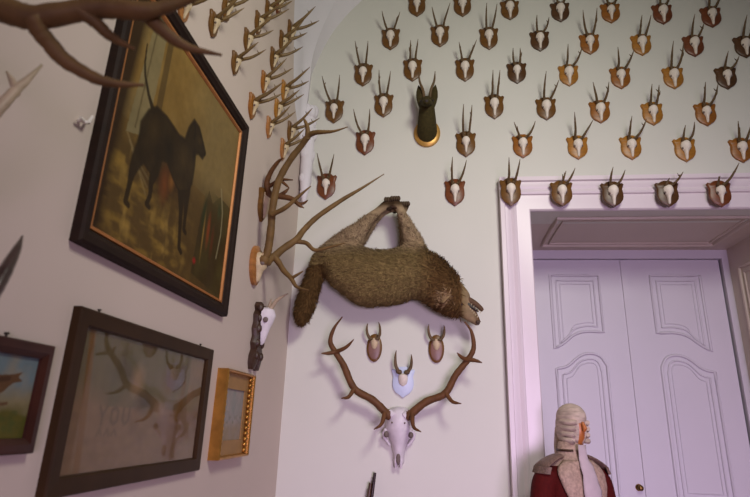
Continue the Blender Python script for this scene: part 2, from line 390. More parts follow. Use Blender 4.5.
# left wall lattice of smaller heads (y, z, size)
LR = [('lowest row', [(1.699, 3.178, .60), (1.966, 3.324, .62), (2.254, 3.326, .60), (2.546, 3.259, .72), (2.857, 3.308, .66), (3.174, 3.326, .72)], 'light brown,brown,brown,orange-brown,light brown,light brown'),
      ('second row up', [(2.072, 3.504, .62), (2.367, 3.559, .62), (2.689, 3.515, .66), (2.972, 3.508, .70), (3.296, 3.526, .76)], 'brown,brown,orange-brown,tan,brown'),
      ('third row up', [(2.491, 3.777, .66), (2.801, 3.763, .72), (3.078, 3.715, .72)], 'brown,brown,tan'),
      ('fourth row up', [(2.625, 3.980, .66), (2.938, 4.001, .74)], 'brown,brown'),
      ('fifth row up', [(2.783, 4.184, .70), (3.09, 4.21, .78)], 'reddish brown,brown')]
for nm, items, cols in LR:
    for i, ((y, z, s), c) in enumerate(zip(items, cols.split(','))):
        j = lambda a: random.uniform(-a, a)
        side = f'{ORD[i]} from painting'
        roe((XL+.001, y, z), math.pi/2, f'small roe skull on {c} shield, left wall, {side} in {nm}', 'small roe skulls on the left wall', c,
            (-.06+j(.02), -.235+j(.03), .19+j(.03)), (.065+j(.02), -.235+j(.03), .19+j(.03)), s, v=random.randrange(3), fork=.8, thick=1.75, antm=M_antlerL, bone=M_oldbone)

# three small trophies between the stag antlers
for k, (x, z, lab, tl, tr) in enumerate([(-.409, 2.082, 'roe skull on pinkish oval plaque under the wolf, left of the pale blue shield', (-.045, -.07, .155), (.03, -.07, .165)),
                                         (.011, 2.082, 'roe skull on pinkish oval plaque under the wolf\'s head, right of the pale blue shield', (-.05, -.07, .155), (.05, -.07, .15))]):
    t = thing('roe_deer_trophy', lab, 'hunting trophy', (x, YB-.001, z), 0, 'oval plaque roe skulls')
    out = [(.052*math.cos(a), .094*math.sin(a)) for a in [2*math.pi*i/28 for i in range(28)]]
    mb = MB(); mb.prism(out, 0, -.022, .008, .010); mb.build('plaque', SH['brown'], t)
    mb = MB(); mb.prism([(a*.76, b*.78-.006) for a, b in out], -.021, -.026, .003); mb.build('plaque_face', M_pink, t)
    mb = MB(); mb.loft([[(px*.8, py*.8-.006, pz*.62+.03) for px, py, pz in ring_half(z_, a_, d_, -.02)] for z_, a_, d_ in [(.05, .02, .02), (.03, .032, .032), (.0, .032, .03), (-.04, .024, .02), (-.065, .01, .01)]]); mb.build('skull', M_oldbone, t)
    for sx, tip in ((-1, tl), (1, tr)):
        b = Vector((sx*.022, -.045, .05)); e = Vector(tip); d = e-b; mb = MB()
        antler(mb, [b, b+d*.35+Vector((sx*.014, 0, -.004)), b+d*.7+Vector((sx*.012, -.004, 0)), e], .0095, .003, 7); mb.ell(b+d*.06, (.016, .014, .01), 8, 6)
        mb.build('antler', M_antler, t)
t = thing('roe_deer_trophy', 'roe skull piece with dark antlers on a pale blue shield', 'hunting trophy', (-.21, YB-.001, 1.858), 0)
mb = MB(); mb.prism([(x*1.0, z) for x, z in shield_out(.155, .20)], 0, -.02, .006, .01); mb.build('shield', M_blue, t, 50)
mb = MB(); mb.loft([[(px*.9, py, pz*.6+.02) for px, py, pz in ring_half(z_, a_, d_, -.018)] for z_, a_, d_ in [(.06, .016, .02), (.04, .034, .04), (.0, .036, .035), (-.05, .03, .02), (-.075, .012, .008)]]); mb.build('skull', M_bone, t)
for sx, tip in ((-1, (-.045, -.08, .20)), (1, (.055, -.08, .175))):
    b = Vector((sx*.024, -.04, .055)); e = Vector(tip); d = e-b; mb = MB()
    antler(mb, [b, b+d*.35+Vector((sx*.016, 0, -.004)), b+d*.7+Vector((sx*.012, 0, 0)), e], .0105, .003, 7); mb.ell(b+d*.06, (.02, .018, .016), 8, 6)
    mb.build('antler', M_antler, t)

# ------------------------------------------------------------------ stag skull on the end wall
t = thing('stag_skull', 'large bleached stag skull with spreading brown antlers on the end wall', 'hunting trophy', (-.23, YB-.001, 1.5))
S = [((z-.2)*.93+.2, a*1.14, d) for z, a, d in [(.20, .02, .03), (.19, .05, .08), (.165, .068, .11), (.13, .074, .125), (.09, .078, .13), (.05, .082, .125), (.02, .074, .115), (-.02, .054, .10), (-.07, .040, .085), (-.12, .031, .07), (-.155, .031, .062), (-.175, .026, .05), (-.185, .014, .03)]]
mb = MB(); mb.loft([ring_half(z, a, d, 0, 16) for z, a, d in S])
for sx in (-1, 1):
    mb.tube([(sx*.082, -.07, .055), (sx*.098, -.055, .035), (sx*.092, -.04, .005), (sx*.056, -.035, -.04)], [.012, .013, .012, .008], 8)   # eye ring and cheek
    mb.tube(spline([(sx*.012, -.055, -.11), (sx*.016, -.05, -.14), (sx*.016, -.04, -.172)], 3), [.012, .012, .012, .011, .01, .008, .006], 8)
    mb.tube([(sx*.035, -.10, .14), (sx*.066, -.10, .165)], [.026, .022], 10)
sk = mb.build('skull', M_boneB, t, 60)
for sx in (-1, 1):
    mb = MB(); mb.ell((sx*.078, -.074, .028), (.016, .026, .020), 10, 8); mb.build('eye_socket', M_socket, sk)
    mb = MB(); mb.ell((sx*.040, -.118, .10), (.006, .008, .006), 8, 6); mb.build('brow_hole', M_socket, sk)
mb = MB(); mb.ell((0, -.064, -.115), (.014, .018, .038), 10, 8); mb.build('nose_hollow', M_socket, sk)
def stag_antler(beam, tines, r0, parent, material, Ys, rz=.0135, tiptag=True):
    mb = MB(); off = Vector(parent.location)
    n = len(beam); pts = [Vector((x, Ys[0]+(Ys[1]-Ys[0])*i/(n-1), z))-off for i, (x, z) in enumerate(beam)]
    antler(mb, pts, r0, .005, 10, 6, .85)
    d = (pts[1]-pts[0]).normalized(); mb.tube([pts[0]-d*.03, pts[0], pts[0]+d*.02], [r0*1.0, r0*1.55, r0*1.1], 12)
    for tn, (ya, yb) in tines:
        q = [Vector((x, ya+(yb-ya)*i/max(1, len(tn)-1), z))-off for i, (x, z) in enumerate(tn)]
        if len(q) == 2: q = [q[0], q[0].lerp(q[1], .5)+Vector((0, 0, -.006)), q[1]]
        antler(mb, q, rz, .003, 8, 5, .9)
    mb.build('antler', material, parent, 60)
LAb = [(-.302, 1.650), (-.397, 1.734), (-.518, 1.802), (-.593, 1.946), (-.648, 2.027), (-.685, 2.094), (-.664, 2.179), (-.608, 2.257)]
stag_antler(LAb, [([(-.648, 2.03), (-.690, 2.018), (-.735, 2.015)], (3.53, 3.5)), ([(-.641, 2.03), (-.573, 2.058), (-.521, 2.104)], (3.53, 3.47)),
                  ([(-.518, 1.80), (-.546, 1.747), (-.585, 1.736)], (3.56, 3.48)), ([(-.318, 1.655), (-.331, 1.59), (-.372, 1.557)], (3.57, 3.47))], .023, t, M_antlerS, (3.60, 3.5))
RAb = [(-.160, 1.650), (-.057, 1.732), (.064, 1.786), (.132, 1.901), (.211, 1.999), (.247, 2.072), (.235, 2.171), (.192, 2.233)]
stag_antler(RAb, [([(.211, 1.999), (.255, 1.99), (.295, 1.976)], (3.53, 3.5)), ([(.206, 1.994), (.170, 2.006), (.139, 2.031)], (3.53, 3.47)),
                  ([(.07, 1.785), (.108, 1.736), (.16, 1.724)], (3.56, 3.48)), ([(-.145, 1.66), (-.132, 1.58), (-.085, 1.552)], (3.57, 3.47))], .023, t, M_antlerS, (3.60, 3.5))

# ------------------------------------------------------------------ hanging wolf
wy = 3.545
def W(x, z, y=0): return Vector((x, wy+y, z))
caps = [  # chains: points with radius
 [(W(-.68, 2.68), .135), (W(-.58, 2.60), .165), (W(-.44, 2.535), .195), (W(-.30, 2.54), .19), (W(-.174, 2.575), .178), (W(-.07, 2.55), .16), (W(.02, 2.49), .135), (W(.085, 2.43), .122), (W(.135, 2.39), .106)],
 [(W(.13, 2.39), .092), (W(.19, 2.335), .068), (W(.235, 2.285), .048), (W(.272, 2.243), .030)],
 [(W(-.66, 2.74, .02), .11), (W(-.58, 2.80, -.02), .095), (W(-.52, 2.87, -.03), .062), (W(-.455, 2.955, -.03), .042), (W(-.39, 3.015, -.03), .032), (W(-.35, 3.05, -.03), .036), (W(-.318, 3.075, -.04), .034)],
 [(W(-.63, 2.74, .06), .08), (W(-.53, 2.84, .05), .06), (W(-.43, 2.975, .04), .036), (W(-.36, 3.03, .03), .03), (W(-.29, 3.06, .02), .034)],
 [(W(-.13, 2.66, 0), .10), (W(-.145, 2.78, -.03), .072), (W(-.19, 2.90, -.04), .046), (W(-.225, 2.985, -.04), .034), (W(-.25, 3.045, -.04), .036), (W(-.27, 3.07, -.05), .033)],
 [(W(-.16, 2.66, .06), .09), (W(-.19, 2.80, .05), .055), (W(-.215, 2.92, .04), .04), (W(-.235, 3.01, .03), .032), (W(-.21, 3.065, .02), .034)],
 [(W(-.76, 2.66, 0), .085), (W(-.815, 2.58, 0), .058), (W(-.842, 2.47, -.01), .062), (W(-.868, 2.36, -.01), .066), (W(-.885, 2.29, -.01), .055), (W(-.892, 2.25, -.01), .036)]]
mb = MB()
for ch in caps:
    for (p, r), (q, s) in zip(ch[:-1], ch[1:]):
        k = max(2, int((q-p).length/.02))
        for i in range(k+1):
            t_ = i/k; rr = r+(s-r)*t_; c = p.lerp(q, t_)
            mb.ell(c, (rr, min(rr*.78, .14), rr), 12, 8)
wolf = thing('mounted_wolf', 'stuffed grey-brown wolf hanging by its tied paws on the end wall', 'mounted animal', (-.3, YB-.001, 2.55))
tmp = mb.build('tmp', M_fur)
rm = tmp.modifiers.new('r', 'REMESH'); rm.mode = 'VOXEL'; rm.voxel_size = .012
sm_ = tmp.modifiers.new('s', 'SMOOTH'); sm_.iterations = 8
dg = bpy.context.evaluated_depsgraph_get(); me = bpy.data.meshes.new_from_object(tmp.evaluated_get(dg)); bpy.data.objects.remove(tmp)
nv = len(me.vertices); co = np.zeros(nv*3); me.vertices.foreach_get('co', co); co = co.reshape(-1, 3); nrm = np.zeros(nv*3); me.vertices.foreach_get('normal', nrm); nrm = nrm.reshape(-1, 3)
co[:, 1] = np.minimum(co[:, 1], YB-.004)
def wolf_col(p):
    x, z = p[:, 0], p[:, 2]
    base = np.array(lin((120, 101, 64)))*np.ones((len(p), 1))
    def blend(c, m):
        nonlocal base; m = np.clip(m, 0, 1)[:, None]; base = base*(1-m)+np.array(lin(c))*m
    blend((146, 126, 98), (z-2.66)/.14)                                  # pale legs and belly
    blend((88, 64, 36), (x+.12)/.14*((.18-x) > 0)*(z < 2.72))            # ruff
    blend((84, 62, 34), (-.66-x)/.1*(z < 2.62))                           # tail
    blend((138, 118, 90), (x-.165)/.05)                                   # muzzle
    blend((90, 62, 40), (x-.255)/.03)                                     # nose
    blend((66, 50, 32), (z-3.025)/.03)                                    # paws
    blend((156, 130, 96), 1.3-np.hypot((x-.085)/.05, (z-2.385)/.04))      # ear patch
    return base
me.vertices.foreach_set('co', co.ravel())
a = me.color_attributes.new('Col', 'FLOAT_COLOR', 'POINT'); a.data.foreach_set('color', np.c_[wolf_col(co), np.ones(nv)].astype(np.float32).ravel())
me.materials.clear(); me.materials.append(M_fur); me.polygons.foreach_set('use_smooth', [True]*len(me.polygons))
me.transform(Matrix.Translation(-wolf.location)); me.name = 'body'
link('body', me, wolf)
# fur tufts
pick = rng.integers(0, nv, 46000); P0 = co[pick]+rng.normal(0, .004, (len(pick), 3)); Nn = nrm[pick]
x, z = P0[:, 0], P0[:, 2]
flow = np.zeros_like(P0); flow[:, 0] = -1; flow[:, 2] = -.35          # lies from head to tail
legs = z > 2.76; flow[legs] = (0, 0, 1.0); tl_ = (x < -.74) & (z < 2.62); flow[tl_] = (-.25, 0, -1)
ruff = (x > -.05) & (x < .2) & ~legs; flow[ruff] = (-.7, 0, .0)
flow += rng.normal(0, .42, P0.shape)
L_ = np.where(legs, .014, np.where(tl_, .045, np.where(ruff, .058, .034)))*rng.uniform(.6, 1.3, len(P0))
keep = ~((x > .165) | ((z > 2.98))); P0, Nn, flow, L_, = P0[keep], Nn[keep], flow[keep], L_[keep]
tan = flow-Nn*np.sum(flow*Nn, 1, keepdims=True); tan /= np.linalg.norm(tan, axis=1, keepdims=True)+1e-6
dirv = tan*.9+Nn*.30; sidev = np.cross(dirv, Nn); sidev /= np.linalg.norm(sidev, axis=1, keepdims=True)+1e-6
wd = (L_*.05+.0008)[:, None]
A_, B_ = P0-sidev*wd-Nn*.004, P0+sidev*wd-Nn*.004; C_ = P0+dirv*L_[:, None]*.6+Nn*.003; D_ = P0+dirv*L_[:, None]-Nn*.003
V = np.stack([A_, B_, C_+sidev*wd*.7, C_-sidev*wd*.7, D_], 1).reshape(-1, 3); V[:, 1] = np.minimum(V[:, 1], YB-.002); V -= np.array(wolf.location)
n_ = len(P0); idx = np.arange(n_)*5
faces = [(i, i+1, i+2, i+3) for i in idx.tolist()]+[(i+3, i+2, i+4) for i in idx.tolist()]
fm = bpy.data.meshes.new('fur'); fm.from_pydata(V.tolist(), [], faces)
cc = np.repeat(wolf_col(P0)*rng.uniform(.72, 1.28, (n_, 1)), 5, 0)
a = fm.color_attributes.new('Col', 'FLOAT_COLOR', 'POINT'); a.data.foreach_set('color', np.c_[cc, np.ones(len(cc))].astype(np.float32).ravel())
fm.materials.append(M_fur); fo = link('fur', fm, wolf); fo['kind'] = 'stuff'
wl = Vector(wolf.location)
# lower jaw (uppermost, the head hangs upside down), mouth, teeth, ear, eye, paws, cord
mb = MB(); mb.tube([p-wl for p in spline([W(.18, 2.395, -.02), W(.235, 2.375, -.02), W(.28, 2.345, -.02), W(.312, 2.312, -.02)], 4)], [.03, .028, .026, .024, .022, .021, .02, .019, .018, .017, .016, .015, .010], 10)
jaw = mb.build('lower_jaw', mat('jaw_fur', (92, 66, 44), .8, .3, 30, .2), wolf)
mb = MB(); mb.tube([p-wl for p in spline([W(.19, 2.37, -.03), W(.235, 2.335, -.03), W(.285, 2.305, -.03)], 4)], [.02, .02, .018, .016, .015, .013, .011, .009, .006], 8); mb.build('mouth_lining', M_mouth, jaw)
mb = MB()
for i in range(5):
    p = W(.24+i*.014, 2.352-i*.013, -.045)-wl; mb.tube([p, p+Vector((-.004, -.003, -.012))], [.0035, .001], 6)
    p = W(.228+i*.011, 2.315-i*.013, -.045)-wl; mb.tube([p, p+Vector((.007, -.002, .010))], [.0035, .001], 6)
mb.build('tooth_row', M_tooth, jaw)
mb = MB(); mb.ell(W(.276, 2.238, -.012)-wl, (.015, .018, .015), 12, 8); mb.build('nose', mat('wolf_nose', (70, 50, 36), .5, .2, 20), wolf)
mb = MB(); mb.ell(W(.172, 2.345, -.072)-wl, (.012, .01, .010), 10, 8); mb.build('eye', M_mouth, wolf)
mb = MB()
e0 = W(.085, 2.40, -.075)-wl; e1 = W(.055, 2.335, -.145)-wl
for i in range(1): mb.loft([[e0.lerp(e1, t_)+Vector((math.cos(a_)*.045*(1-t_**1.6)+.001, math.sin(a_)*.018*(1-t_**1.6), math.cos(a_)*.03*(1-t_**1.6))) for a_ in [2*math.pi*k/12 for k in range(12)]] for t_ in (0, .25, .5, .75, .97)])
mb.build('ear', mat('ear_fur', (150, 122, 88), .9, .3, 40, .3), wolf)
for c in ((-.315, 3.075, -.04), (-.285, 3.065, .02), (-.272, 3.078, -.05), (-.208, 3.066, .02)):
    mb = MB()
    for k in range(4): mb.ell(W(c[0]-.024+.016*k, c[1]+.012, c[2]-.02)-wl, (.014, .018, .02), 8, 6)
    mb.build('paw', mat('paw_dark', (70, 54, 34), .8, .3, 40, .3), wolf)
mb = MB(); mb.tube([p-wl for p in [W(-.335, 3.03, -.03), W(-.29, 3.02, -.085), W(-.235, 3.03, -.03), W(-.28, 3.035, .06), W(-.335, 3.03, -.03)]], .008, 8)
mb.tube([(W(-.275, 3.05, .06)-wl), (W(-.273, 3.11, .14)-wl)], .005, 6); mb.build('hanging_cord', M_black, wolf)

# ------------------------------------------------------------------ roe head mount
t = thing('roe_head_mount', 'dark stuffed roe buck head on a round gilt plaque', 'mounted animal', (-.054, YB-.001, 3.72))
out = [(.10*math.cos(a), .115*math.sin(a)) for a in [2*math.pi*i/36 for i in range(36)]]
mb = MB(); mb.prism(out, 0, -.03, .012, .016); mb.build('plaque', M_ring, t)
mb = MB()
def vring(c, rx, ry, tilt, n=16):
    R = Matrix.Rotation(tilt, 3, 'X'); return [Vector(c)+R @ Vector((rx*math.cos(2*math.pi*k/n), ry*math.sin(2*math.pi*k/n), 0)) for k in range(n)]
mb.loft([vring((0, -.032, .0), .076, .088, math.pi/2), vring((0, -.07, .015), .074, .08, 1.35), vring((0, -.11, .06), .068, .068, .95), vring((0, -.135, .12), .060, .060, .6), vring((0, -.145, .16), .056, .058, .3), vring((0, -.145, .195), .05, .055, .1), vring((0, -.14, .222), .035, .04, 0), vring((0, -.14, .232), .012, .015, 0)])
mb.loft([vring((0, -.14, .175), .052, .05, 1.2), vring((0, -.19, .155), .046, .044, 1.3), vring((0, -.24, .125), .035, .034, 1.4), vring((0, -.285, .100), .028, .026, 1.45), vring((0, -.305, .09), .015, .014, 1.5)])
hd = mb.build('head', M_hide, t, 60)
for sx in (-1, 1):
    mb = MB(); a0 = Vector((sx*.040, -.135, .15)); a1 = Vector((sx*.064, -.12, .355)); rr = []
    for t_, wdt in ((0, .020), (.2, .028), (.45, .032), (.7, .025), (.9, .012), (1, .003)):
        c = a0.lerp(a1, t_); rr.append([c+Vector((math.cos(a_)*wdt, math.sin(a_)*wdt*.45, 0)) for a_ in [2*math.pi*k/10 for k in range(10)]])
    mb.loft(rr); mb.build('ear', M_hide, t, 60)
    mb = MB(); antler(mb, [(sx*.020, -.14, .225), (sx*.030, -.15, .29), (sx*.055, -.165, .36), (sx*.062, -.185, .43)], .011, .003, 8); mb.ell((sx*.021, -.14, .24), (.015, .015, .01), 8, 6)
    q = Vector((sx*.055, -.165, .36)); mb.tube([q, q+Vector((sx*.008, -.02, .04))], [.006, .0015], 6); mb.build('antler', M_antler, t)
    mb = MB(); mb.ell((sx*.045, -.175, .18), (.008, .011, .01), 8, 6); mb.build('eye', M_mouth, t)
mb = MB(); mb.ell((0, -.302, .094), (.016, .01, .012), 10, 6); mb.build('nose', M_mouth, t)

# ------------------------------------------------------------------ left wall: pictures
def poly_mask(Y, Z, pts):
    m = np.zeros(Y.shape, bool); n = len(pts)
    for i in range(n):
        (x1, y1), (x2, y2) = pts[i], pts[(i+1) % n]
        c = ((y1 > Z) != (y2 > Z)); m ^= c & (Y < (x2-x1)*(Z-y1)/((y2-y1) if y2 != y1 else 1e-9)+x1)
    return m
def seg_dist(Y, Z, pts):
    d = np.full(Y.shape, 9.)
    for (x1, y1), (x2, y2) in zip(pts[:-1], pts[1:]):
        dx, dy = x2-x1, y2-y1; t = np.clip(((Y-x1)*dx+(Z-y1)*dy)/(dx*dx+dy*dy+1e-12), 0, 1)
        d = np.minimum(d, np.hypot(Y-x1-t*dx, Z-y1-t*dy))
    return d
class Paint:
    def __init__(s, y0, y1, z0, z1, res):
        s.ext = (y0, y1, z0, z1); s.ny = max(2, int((y1-y0)/res)); s.nz = max(2, int((z1-z0)/res))
        s.Y, s.Z = np.meshgrid(np.linspace(y0, y1, s.ny), np.linspace(z0, z1, s.nz)); s.C = np.zeros(s.Y.shape+(3,))
    def noise(s, sc, seed=0, sy=1.):
        r = np.random.default_rng(seed); n = 64; g_ = r.random((n, n)); out = np.zeros(s.Y.shape); amp = 1
        for o in range(3):
            u = s.Y*sc*2**o; v = s.Z*sc*sy*2**o; i = np.floor(u).astype(int); j = np.floor(v).astype(int); fu = u-i; fv = v-j
            fu = fu*fu*(3-2*fu); fv = fv*fv*(3-2*fv)
            G = lambda a, b: g_[(b) % n, (a) % n]
            out += amp*((G(i, j)*(1-fu)+G(i+1, j)*fu)*(1-fv)+(G(i, j+1)*(1-fu)+G(i+1, j+1)*fu)*fv); amp *= .5
        return out/1.75
    def put(s, c, m):
        m = np.clip(m, 0, 1)[..., None]; s.C = s.C*(1-m)+np.array(lin(c))*m
    def poly(s, c, pts, a=1.): s.put(c, poly_mask(s.Y, s.Z, pts)*a)
    def stroke(s, c, pts, w, a=1., soft=.4):
        if hasattr(w, '__len__'):
            q = [(Vector((*pts[i], w[i])).lerp(Vector((*pts[i+1], w[i+1])), k/5), Vector((*pts[i], w[i])).lerp(Vector((*pts[i+1], w[i+1])), (k+1)/5)) for i in range(len(pts)-1) for k in range(5)]
            m = np.zeros(s.Y.shape)
            for A, B in q: m = np.maximum(m, 1-(seg_dist(s.Y, s.Z, [A[:2], B[:2]])-A[2])/(A[2]*soft))
            s.put(c, np.minimum(m, 1)*a)
        else: s.put(c, np.minimum(1-(seg_dist(s.Y, s.Z, pts)-w)/(w*soft), 1)*a)
    def blob(s, c, cy, cz, ry, rz, a=1.): s.put(c, (1.6-1.6*np.hypot((s.Y-cy)/ry, (s.Z-cz)/rz))*a)
    def build(s, parent, xw, name='canvas', material=None):
        o = parent.location; me = bpy.data.meshes.new(name); n, m = s.nz, s.ny
        V = np.stack([np.full(s.Y.shape, xw-o[0]), s.Y-o[1], s.Z-o[2]], -1).reshape(-1, 3)
        I = (np.arange(n-1)[:, None]*m+np.arange(m-1)).ravel()
        F = np.stack([I, I+1, I+m+1, I+m], 1)
        me.from_pydata(V.tolist(), [], F.tolist())
        a = me.color_attributes.new('Col', 'FLOAT_COLOR', 'POINT'); a.data.foreach_set('color', np.c_[s.C.reshape(-1, 3), np.ones(n*m)].astype(np.float32).ravel())
        me.materials.append(material or M_paint); return link(name, me, parent)
def frame_ring(mb, y0, y1, z0, z1, prof, o):
    """prof: (inset, height off wall) pairs, closed loop; mitred round the rectangle"""
    rings = []
    for cy, cz, sy, sz in ((y0, z0, 1, 1), (y1, z0, -1, 1), (y1, z1, -1, -1), (y0, z1, 1, -1), (y0, z0, 1, 1)):
        rings.append([(XL+h-o[0], cy+sy*d-o[1], cz+sz*d-o[2]) for d, h in prof])
    mb.loft(rings, cap=False); return mb
def hooks(parent, ys, z, x):
    o = parent.location
    for y in ys:
        mb = MB(); mb.tube([(x-o[0], y-o[1], z-o[2]-.005), (x-o[0], y-o[1], z-o[2]+.008)], .003, 6); mb.tube([(x-o[0], y-.006-o[1], z+.008-o[2]), (x-o[0], y+.006-o[1], z+.010-o[2])], .003, 6)
        mb.build('hanging_hook', M_nail, parent)
# --- dog painting
t = thing('framed_painting', 'large oil painting of a black dog in a dark frame with gilt fillet', 'painting', (XL+.002, 1.90, 2.57))
y0, y1, z0, z1 = 1.335, 2.474, 2.058, 3.088
frame_ring(MB(), y0, y1, z0, z1, [(0, 0), (0, .028), (.008, .036), (.03, .034), (.038, .026), (.048, .022), (.053, .015), (.053, 0)], t.location).build('frame', M_fdark, t, 30)
frame_ring(MB(), y0+.052, y1-.058, z0+.056, z1-.062, [(0, .0), (0, .020), (.008, .019), (.014, .012), (.014, 0)], t.location).build('gilt_fillet', M_fillet, t, 30)
p = Paint(y0+.058, y1-.064, z0+.062, z1-.068, .0035); p.Y /= 1.033; p.Z = 1.6+(p.Z-1.6)/1.033
n1 = p.noise(9, 1); n2 = p.noise(4, 2); n3 = p.noise(30, 3, .4)
p.put((128, 100, 48), np.ones(p.Y.shape)); p.put((98, 76, 38), n2*1.3-.25)
p.put((150, 122, 66), (n1-.35)*1.4*(p.Z > 2.5))
p.put((120, 104, 66), np.clip((p.Y-1.75)*2.2, 0, .6)*(p.Z > 2.5))
p.put((72, 54, 26), np.clip((2.60-p.Z)*5+(n1-.5)*.6, 0, .85))                                   # dim floor
n4 = p.noise(14, 4, 2.5)
p.put((146, 116, 50), (n4*1.8-.75)*np.clip((2.50-p.Z+.25*(1.7-p.Y))*6, 0, 1)*np.clip((2.02-p.Y)*6, 0, 1)*.9)   # straw
p.put((158, 128, 62), (n3*2.2-1.3)*(p.Z < 2.42)*np.clip((2.0-p.Y)*6, 0, 1)*.8)
p.poly((128, 118, 84), [(1.43, 2.46), (1.49, 3.05), (1.57, 3.05), (1.545, 2.5)], .75)        # pillar
p.put((104, 92, 62), (n1*1.6-.6)*(p.Y < 1.56)*(p.Z > 2.5)*.7)
p.stroke((70, 54, 28), [(1.60, 3.05), (1.59, 2.62)], .016, .7); p.stroke((84, 70, 44), [(1.505, 3.0), (1.475, 2.5)], .004, .7)
p.put((46, 30, 14), np.clip((1.415+.06*np.clip((p.Z-2.35)*1.2, 0, 1)-p.Y)*24, 0, .95))        # dark curtain at the edge
for k in range(3): p.stroke((132, 114, 76), [(1.44+.02*k, 2.46-.02*k), (1.52+.02*k, 2.40-.025*k), (1.60, 2.372-.03*k)], .004, .45)
p.blob((60, 40, 18), 1.72, 2.42, .20, .16, .8); p.blob((104, 58, 26), 1.71, 2.40, .05, .09, .7); p.blob((128, 84, 36), 1.755, 2.44, .03, .06, .6)
p.poly((50, 40, 18), [(2.01, 2.15), (2.03, 2.40), (2.08, 2.54), (2.13, 2.50), (2.2, 2.56), (2.45, 2.55), (2.45, 2.10)], .7)
p.put((78, 70, 34), (n1*2.2-.9)*np.clip((p.Y-2.0)*9, 0, 1)*(p.Z < 2.55)*.8)
p.blob((120, 58, 26), 2.12, 2.37, .022, .10, .8); p.blob((92, 44, 22), 2.17, 2.33, .02, .10, .6); p.blob((44, 50, 24), 2.06, 2.42, .03, .12, .7); p.blob((136, 106, 50), 2.075, 2.33, .010, .14, .7)
p.blob((60, 62, 36), 2.21, 2.49, .03, .05, .8); p.blob((64, 50, 28), 2.19, 2.20, .05, .12, .7)
p.stroke((148, 138, 102), [(2.20, 2.60), (2.245, 2.5), (2.255, 2.40), (2.235, 2.28)], .005, .6); p.blob((140, 36, 30), 2.025, 2.205, .020, .018, .9)
dog = [(1.536, 2.598), (1.58, 2.638), (1.654, 2.643), (1.758, 2.627), (1.808, 2.637), (1.825, 2.701), (1.858, 2.755), (1.907, 2.749), (1.948, 2.716), (1.992, 2.678), (1.971, 2.643), (1.93, 2.645), (1.905, 2.63), (1.911, 2.58), (1.91, 2.50), (1.884, 2.456), (1.821, 2.428), (1.763, 2.451), (1.702, 2.491), (1.646, 2.475), (1.609, 2.40), (1.541, 2.42), (1.51, 2.464), (1.505, 2.534)]
D0, D1, D2 = (40, 29, 14), (66, 50, 26), (30, 22, 10)
p.stroke(D0, [(1.455, 2.81), (1.462, 2.74), (1.476, 2.70), (1.515, 2.65), (1.560, 2.612)], [.003, .005, .006, .008, .012], .95)
for l, w_ in (([(1.825, 2.47), (1.845, 2.40), (1.858, 2.356), (1.872, 2.28), (1.885, 2.215), (1.905, 2.203)], [.026, .019, .013, .011, .011, .009]), ([(1.88, 2.47), (1.890, 2.40), (1.897, 2.35), (1.902, 2.295), (1.92, 2.288)], [.024, .015, .011, .010, .008]),
              ([(1.545, 2.47), (1.520, 2.41), (1.502, 2.35), (1.500, 2.30), (1.496, 2.245), (1.515, 2.238)], [.036, .026, .014, .010, .011, .008]), ([(1.630, 2.48), (1.632, 2.42), (1.622, 2.37), (1.628, 2.32), (1.616, 2.285), (1.635, 2.28)], [.032, .022, .012, .010, .010, .008])):
    p.stroke(D0, l, w_, .95)
p.poly(D0, dog, .97)
p.stroke(D0, dog+[dog[0]], .005, .9, 1.5)
p.put(D1, (n1*2.2-.95)*poly_mask(p.Y, p.Z, dog)*.7); p.blob(D1, 1.585, 2.55, .05, .07, .45); p.blob(D1, 1.815, 2.55, .05, .08, .5); p.blob(D1, 1.925, 2.70, .03, .025, .5); p.blob(D2, 1.70, 2.545, .05, .06, .6); p.blob(D2, 1.895, 2.62, .02, .05, .6)
p.stroke(D2, [(1.862, 2.742), (1.882, 2.71), (1.876, 2.685)], .007, .8); p.blob((30, 20, 12), 1.988, 2.668, .010, .010, 1)
p.Y *= 1.033; p.Z = 1.6+(p.Z-1.6)*1.033
p.build(t, XL+.010)
# --- print behind glass in wide brown frame; antlers in it are the end wall mirrored
t = thing('framed_picture', 'faded print behind reflecting glass in a wide flat brown frame', 'picture', (XL+.002, 1.89, 1.635))
y0, y1, z0, z1 = 1.412, 2.378, 1.382, 1.888
frame_ring(MB(), y0, y1, z0, z1, [(0, 0), (0, .024), (.004, .028), (.046, .026), (.052, .020), (.052, 0)], t.location).build('frame', M_fbrown, t, 30)
p = Paint(y0+.05, y1-.05, z0+.05, z1-.05, .0025); n1 = p.noise(9, 5); n2 = p.noise(25, 6); n3 = p.noise(16, 8, 3)
p.put((116, 90, 62), np.ones(p.Y.shape)); p.put((84, 76, 50), (n1*1.6-.4)*(p.Z > 1.62)); p.put((100, 76, 50), (n3*1.6-.5)*(p.Z < 1.6)*.7)
p.put((86, 78, 50), np.clip((p.Z-1.62)*12, 0, .7)*(p.Y < 2.2))
p.blob((138, 112, 84), 1.80, 1.71, .06, .07, .8); p.blob((70, 62, 44), 1.87, 1.64, .09, .05, .7); p.blob((78, 70, 48), 1.70, 1.74, .10, .08, .6)
p.stroke((104, 70, 24), [(1.505, 1.86), (1.535, 1.60), (1.55, 1.44)], .012, .85); p.stroke((98, 68, 26), [(2.16, 1.72), (2.14, 1.60), (2.125, 1.45)], .012, .8)
p.blob((100, 70, 28), 2.15, 1.63, .07, .08, .6); p.blob((96, 68, 28), 2.03, 1.725, .075, .095, .7); p.blob((134, 110, 84), 1.98, 1.62, .05, .04, .6)
ink = (84, 68, 46)   # faint lettering
